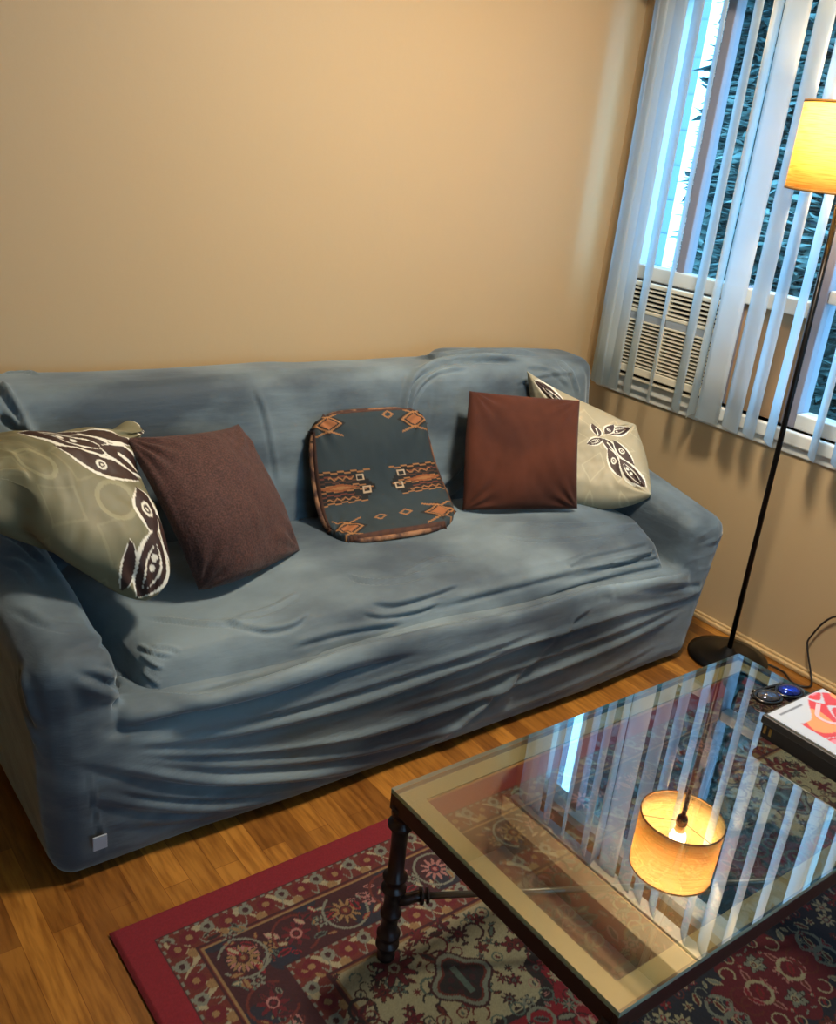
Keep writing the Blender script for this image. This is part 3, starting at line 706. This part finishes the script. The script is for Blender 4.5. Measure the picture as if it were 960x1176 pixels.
        def f(cx, cy, sx, sy):
            if kk < 2: flower(cx, cy, R, rr_n, c1, c2, c3)
            elif kk == 2: ringm(cx, cy, R, c1, .11, .8, a0*sx)
            elif kk == 3: leafm_(cx, cy, R, a0 if sx*sy > 0 else -a0, c1, c2)
            else: ringm(cx, cy, R*1.2, c1, .12); leafm_(cx, cy, R*.7, a0, c2, c3)
        rr_n = rr_.choice([5, 6, 8]); sym(f, x, y)
    # dark cartouche in each spandrel and in the medallion
    def cart(x, y, R):
        def f(c, d, a, dx_, dy_):
            p = .85+.12*np.cos(4*a); c[d < p] = c_['mar']; c[d < p-.07] = c_['grey']; c[d < p-.2] = c_['rust']; c[d < p-.27] = c_['blk']
            m_ = (d < .5) & (np.sin(dx_*17)*np.sin(dy_*15) > .25); c[m_] = c_['mar']
            c[(np.abs(dx_) < .08) & (np.abs(dy_) < .45)] = c_['green']
        disc(x, y, f, R)
    sym(lambda x, y, *a: cart(x, y, .075), CX-1.03, .34)
    sym(lambda x, y, *a: flower(x, y, .05, 8, 'dred', 'ivory', 'rust'), CX-.93, .43)
    # scrolling outlines between areas
    Z = .0125+.0008*np.sin(X*2400)*0+rng.uniform(-.0004, .0004, X.shape)+.003*np.exp(-((e-.03)/.03)**2)*0
    Z = np.where(e < .006, .006+e*.9, Z)
    # two soft ripples where the rug does not lie quite flat
    Z += .002*np.sin(X*5.1+1)*np.exp(-e/.15)
    Z = np.maximum(Z, .004)
    C *= rng.uniform(.86, 1.12, (ny, nx, 1))
    co = np.stack([X-CX, Y-CY, Z], 2).reshape(-1, 3)
    me = bpy.data.meshes.new('patterned_rug'); nv = nx*ny; me.vertices.add(nv); me.vertices.foreach_set('co', co.ravel())
    i, j = np.meshgrid(range(ny-1), range(nx-1), indexing='ij'); q0 = (i*nx+j).ravel(); f = np.stack([q0, q0+1, q0+nx+1, q0+nx], 1).astype(np.int32)
    # skirt down to the floor
    me.loops.add(f.size); me.polygons.add(len(f)); me.loops.foreach_set('vertex_index', f.ravel()); me.polygons.foreach_set('loop_start', np.arange(0, f.size, 4, dtype=np.int32))
    me.update(calc_edges=True); me.validate()
    at = me.color_attributes.new('pattern', 'FLOAT_COLOR', 'POINT'); at.data.foreach_set('color', np.concatenate([C, np.ones((ny, nx, 1))], 2).ravel())
    me.polygons.foreach_set('use_smooth', [True]*len(me.polygons))
    rugm = attr_mat('wool_pile', .95)
    o = link('patterned_rug', me, None, rugm); o.location = (CX, CY, 0)
    return tag(o, 'red oriental rug with floral borders lying on the wood floor under the glass table', 'rug')
build_rug()

# ------------------------------------------------------------------ coffee table
TX0, TX1, TY0, TY1, TH = .913, 1.965, .557, 1.119, .42
tb = thing('coffee_table', 'glass-topped coffee table on turned dark metal legs with crossed rods, on the rug', 'table', ((TX0+TX1)/2, (TY0+TY1)/2, .013))
ox, oy, oz = (TX0+TX1)/2, (TY0+TY1)/2, .013
hx, hy = (TX1-TX0)/2, (TY1-TY0)/2
ironm = mat('dark_bronze', '40383a', .36, .8); ledgem = mat('antique_gold_ledge', 'a89468', .42, .35); add_bump(ledgem, 60, .1, .001)
glassm = thin_glass('table_glass', (.80, .84, .82), 4.0)
edgem = mat('green_glass_edge', '86a89a', .1, Transmission_Weight=.3)
bm = B(-hx, hx, -hy, hy, TH-.010-oz, TH-oz)
gl = obj('glass_top', bm, glassm, tb); gl.data.materials.append(edgem)
for p in gl.data.polygons:
    if abs(p.normal.z) < .5: p.material_index = 1
bm = bmesh.new(); z1 = TH-.0105-oz; z0 = z1-.034; t_ = .010
box(bm, -hx, hx, -hy, -hy+t_, z0, z1, .001); box(bm, -hx, hx, hy-t_, hy, z0, z1, .001); box(bm, -hx, -hx+t_, -hy+t_, hy-t_, z0, z1, .001); box(bm, hx-t_, hx, -hy+t_, hy-t_, z0, z1, .001)
obj('frame', bm, ironm, tb)
bm = bmesh.new(); L_ = .046; zl = z1-.004
box(bm, -hx+t_, hx-t_, -hy+t_, -hy+L_, zl, z1-.0006); box(bm, -hx+t_, hx-t_, hy-L_, hy-t_, zl, z1-.0006); box(bm, -hx+t_, -hx+L_, -hy+L_, hy-L_, zl, z1-.0006); box(bm, hx-L_, hx-t_, -hy+L_, hy-L_, zl, z1-.0006)
o = obj('inner_ledge', bm, ledgem, tb); o['label'] = 'pale gold flat ledge under the glass'
prof = [(.013, .0), (.018, .003), (.018, .012), (.0145, .016), (.0145, .03), (.0235, .035), (.0235, .041), (.0155, .046), (.0155, .056), (.0235, .061), (.0235, .067), (.016, .073), (.016, .108), (.021, .113), (.021, .120), (.0165, .124), (.0165, .170),
        (.0245, .176), (.0245, .181), (.0165, .186), (.0165, .198), (.024, .204), (.024, .209), (.016, .215), (.0152, .28), (.0165, .322), (.0255, .328), (.0255, .335), (.017, .34), (.017, .350), (.021, .354), (.021, .361), (.021, .374)]
for sx in (-1, 1):
    for sy in (-1, 1):
        cx_, cy_ = sx*(hx-.018), sy*(hy-.018)
        leg = obj('leg', lathe(bmesh.new(), prof, 20, (cx_, cy_, 0)), ironm, tb, True)
        dirv = Vector((-cx_, -cy_, 0)).normalized(); b0 = Vector((cx_, cy_, .148-.0)); 
        bm = bmesh.new(); tube(bm, [b0+dirv*.012, b0+dirv*.03, b0+dirv*.045+Vector((0, 0, .006)), b0+dirv*.058+Vector((0, 0, .006))], [.013, .012, .011, .012], 12)
        tube(bm, [b0+dirv*.054+Vector((0, 0, .006)), b0+dirv*.059+Vector((0, 0, .006))], .017, 14); tube(bm, [b0+dirv*.066+Vector((0, 0, .006)), b0+dirv*.070+Vector((0, 0, .006))], .0155, 14)
        obj('socket', bm, ironm, leg, True)
        bm = bmesh.new(); tube(bm, [b0+dirv*.055+Vector((0, 0, .006)), (0, 0, .154)], .0068, 12); o = obj('crossed_rod', bm, mat('brushed_pewter', '77706a', .35, .8), tb, True)
bm = lathe(bmesh.new(), [(.006, .14), (.02, .143), (.024, .154), (.02, .165), (.006, .168)], 20); obj('rod_hub', bm, ironm, tb, True)

# ------------------------------------------------------------------ things on the table
darkb = mat('black_box_card', '1d1a19', .45)
bk = thing('storage_box', 'black box with gold corner marks lying on the right of the glass table', 'box', (1.805, .715, TH))
obj('box_body', B(-.105, .105, -.16, .16, 0, .042, .002), darkb, bk); obj('box_lid', B(-.109, .109, -.164, .164, .034, .052, .002), mat('charcoal_lid', '2b2a29', .5), bk)
bm = bmesh.new()
for q in (.135, .148): box(bm, -.1062, -.1048, q, q+.006, .012, .03)
o = obj('gold_mark', bm, mat('gold_foil', 'b89a56', .3, .8), bk)
def cover(U, V):
    wht, rd, pk, orr, gr = (np.array(lin(x)) for x in ('a9b3c2', 'b83a42', 'e0788a', 'e08a5a', '6a6f7a'))
    C = np.ones(U.shape+(3,))*wht
    def put(m_, k): C[m_] = k
    n_ = np.sin(U*9+np.sin(V*7)*1.5)+np.sin(V*13+U*4)
    inn = (U > .16) & (V > .10+.1*np.sin(U*6)); put(inn, rd); put(inn & (n_ > .55), pk); put(inn & (n_ < -.9), orr); put(inn & (np.abs(n_-.1) < .09), wht)
    put((np.abs(V-.05) < .01) & (U > .1) & (U < .5), gr)
    put((V > .55) & (U < .42), wht*.9); put((V > .56) & (U < .42) & (np.abs((V*9) % 1-.5) < .05), gr); put((V > .56) & (np.abs(U-.2) < .008), gr); put((V > .8), wht*.95)
    return C
n = 110; U, V = np.meshgrid(np.linspace(0, 1, n+1), np.linspace(0, 1, n+1))
co = np.stack([-.105+.21*U, .155-.31*V, np.full(U.shape, .0046)], 2).reshape(-1, 3)
i, j = np.meshgrid(range(n), range(n), indexing='ij'); q0 = (i*(n+1)+j).ravel(); f = np.stack([q0, q0+n+1, q0+n+2, q0+1], 1)
mg = thing('magazine', 'magazine with red and pink cover lying on the black box', 'magazine', (1.806, .716, TH+.052))
me = bpy.data.meshes.new('cover'); me.from_pydata(co.tolist(), [], f.tolist()); at = me.color_attributes.new('pattern', 'FLOAT_COLOR', 'POINT')
at.data.foreach_set('color', np.concatenate([cover(U, V), np.ones(U.shape+(1,))], 2).ravel()); link('cover', me, mg, attr_mat('glossy_cover', .3))
obj('pages', B(-.105, .105, -.155, .155, 0, .0044), mat('paper', 'dcd8cc', .7), mg)
cu = bpy.data.curves.new('lettering', 'FONT'); cu.body = 'USH'; cu.size = .10; cu.extrude = .0002
to = bpy.data.objects.new('lettering', cu); COL.objects.link(to); bpy.context.view_layer.update()
me = bpy.data.meshes.new_from_object(to.evaluated_get(bpy.context.evaluated_depsgraph_get())); bpy.data.objects.remove(to)
o = link('cover_lettering', me, mg, mat('pink_ink', 'f0a8b4', .4)); o.location = (-.03, .10, .0052); o.rotation_euler = (0, 0, math.radians(-62)); o['label'] = 'pale pink letters'
# sunglasses
sg = thing('sunglasses', 'black sunglasses with blue mirrored lenses on the glass behind the magazine', 'sunglasses', (1.872, .945, TH), math.radians(-8))
bk_ = mat('black_gloss_plastic', '0e0e10', .2); lens = mat('blue_mirror_lens', '2c44b4', .12, .85); lens2 = mat('blind_reflection_lens', '5a6070', .1, .8)  # left lens greyer: reflection of the blinds put into its colour
for sx, mt_ in ((-1, lens2), (1, lens)):
    bm = bmesh.new(); lathe(bm, [(.0, 0), (.02, .001), (.027, .006), (.024, .012), (.012, .017), (.002, .018)], 24)
    for v in bm.verts: v.co = (v.co.x*1.12+sx*.034, v.co.y*.86, v.co.z*.9+.006)
    obj('lens', bm, mt_, sg, True)
    ring = [(sx*.034+.033*math.cos(a), .0255*math.sin(a), .010) for a in np.linspace(0, 2*PI, 25)]
    obj('rim', tube(bmesh.new(), ring, .0045, 8, False), bk_, sg, True)
    obj('temple', tube(bmesh.new(), smoothpts([(sx*.066, .0, .010), (sx*.064, .02, .008), (sx*.02, .034, .006), (-sx*.045, .036, .005)], 5), .0036, 8), bk_, sg, True)
obj('bridge', tube(bmesh.new(), smoothpts([(-.009, .004, .011), (0, .009, .014), (.009, .004, .011)], 5), .003, 8), bk_, sg, True)

# ------------------------------------------------------------------ floor lamp
LB = Vector((2.63, 1.535, 0)); LT = Vector((2.60, 1.53, 1.485))
lp = thing('floor_lamp', 'slim black floor lamp with a glowing cream drum shade beside the sofa', 'lamp', tuple(LB))
obj('base', lathe(bmesh.new(), [(.002, 0), (.128, 0), (.132, .004), (.130, .012), (.10, .018), (.03, .022), (.014, .04), (.002, .042)], 40), blackm, lp, True)
D = LT-LB; ax = D.normalized()
obj('pole', tube(bmesh.new(), [(0, 0, .02), D*.5, D+ax*.02], .0085, 12), blackm, lp, True)
rot = Vector((0, 0, 1)).rotation_difference(ax).to_matrix().to_4x4()
def place(o): o.matrix_local = Matrix.Translation(D)@rot; return o
R0, HH = .150, .228
sh = bpy.data.materials.new('linen_shade'); sh.use_nodes = True; t = sh.node_tree; t.nodes.clear()
oo = t.nodes.new('ShaderNodeOutputMaterial'); d1 = t.nodes.new('ShaderNodeBsdfDiffuse'); d2 = t.nodes.new('ShaderNodeBsdfTranslucent'); mm = t.nodes.new('ShaderNodeMixShader')
tcn = t.nodes.new('ShaderNodeTexCoord'); mpn = t.nodes.new('ShaderNodeMapping'); mpn.inputs['Scale'].default_value = (6, 6, 160); nzn = t.nodes.new('ShaderNodeTexNoise'); nzn.inputs['Scale'].default_value = 2.2; crn = t.nodes.new('ShaderNodeValToRGB')
crn.color_ramp.elements[0].position = .3; crn.color_ramp.elements[0].color = (.78, .50, .19, 1); crn.color_ramp.elements[1].position = .55; crn.color_ramp.elements[1].color = (.95, .72, .34, 1)
for a_, b_ in ((tcn.outputs['Object'], mpn.inputs[0]), (mpn.outputs[0], nzn.inputs['Vector']), (nzn.outputs[0], crn.inputs[0]), (crn.outputs[0], d1.inputs[0]), (crn.outputs[0], d2.inputs[0]), (d1.outputs[0], mm.inputs[1]), (d2.outputs[0], mm.inputs[2]), (mm.outputs[0], oo.inputs[0])): t.links.new(a_, b_)
mm.inputs[0].default_value = .5
place(obj('lamp_shade', lathe(bmesh.new(), [(R0, 0), (R0*.985, HH), (R0*.985-.0015, HH), (R0-.0015, 0)], 64, (0, 0, 0), True), sh, lp, True))
tm = mat('shade_trim', '8a6228', .7)
for z, q in ((0, R0), (HH-.007, R0*.985)): place(obj('shade_trim', lathe(bmesh.new(), [(q+.001, z), (q+.001, z+.007), (q-.0025, z+.007), (q-.0025, z)], 64, (0, 0, 0), True), tm, lp, True))
bm = bmesh.new()
for k in range(3):
    a = k*2*PI/3+.4; tube(bm, [(0.012*math.cos(a), .012*math.sin(a), .02), ((R0-.003)*math.cos(a), (R0-.003)*math.sin(a), .012)], .0012, 6)
place(obj('spider', bm, blackm, lp, True))
place(obj('socket', lathe(bmesh.new(), [(.008, -.004), (.017, .0), (.021, .012), (.021, .03), (.016, .036), (.004, .037)], 20), mat('bronze_socket', '4c3622', .4, .5), lp, True))
place(obj('bulb_collar', lathe(bmesh.new(), [(.013, .034), (.017, .040), (.020, .062), (.004, .063)], 20), mat('white_bulb_neck', 'e8dcc0', .4), lp, True))
bulbm = bpy.data.materials.new('glowing_bulb'); bulbm.use_nodes = True; b = bulbm.node_tree.nodes['Principled BSDF']; b.inputs['Emission Color'].default_value = (1, .78, .46, 1); b.inputs['Emission Strength'].default_value = 22
place(obj('bulb', lathe(bmesh.new(), [(.018, .060), (.026, .074), (.030, .090), (.026, .106), (.012, .116), (.001, .118)], 24), bulbm, lp, True))
pl = bpy.data.lights.new('lamp_bulb_light', 'POINT'); pl.energy = LAMP_W; pl.color = (1, .70, .38); pl.shadow_soft_size = .03
po = bpy.data.objects.new('lamp_bulb_light', pl); COL.objects.link(po); po.parent = lp; po.matrix_local = Matrix.Translation(D+ax*.15); 

# ------------------------------------------------------------------ cable
cb = obj('power_cable', tube(bmesh.new(), smoothpts([(2.764, .955, .30), (2.774, 1.12, .30), (2.774, 1.288, .245), (2.774, 1.35, .14), (2.765, 1.345, .10), (2.76, 1.31, .03), (2.735, 1.285, .006), (2.70, 1.29, .006), (2.69, 1.33, .006), (2.72, 1.38, .006), (2.71, 1.45, .006), (2.66, 1.50, .008)], 8), .0032, 8), mat('black_rubber', '171312', .5), None, True)
tag(cb, 'thin black power cable running down the wall and curling on the floor by the lamp', 'cable')
ou = thing('wall_outlet', 'cream wall outlet with a plug low on the wall below the window', 'outlet', (2.787, .95, .30))
obj('cover_plate', B(-.004, .003, -.035, .035, -.057, .057, .002), trimm, ou); obj('plug', B(-.026, -.004, -.014, .014, -.014, .014, .004), blackm, ou)
# ceiling lamp fixture (unseen, hung over the table to light the seat tops)
cl = thing('ceiling_light', 'round flush ceiling light above the table', 'ceiling light', (1.75, 1.2, ZC))
obj('rim', lathe(bmesh.new(), [(.30, -.001), (.31, -.02), (.29, -.03), (.28, -.001)], 40, (0, 0, 0), True), frame_w, cl, True)
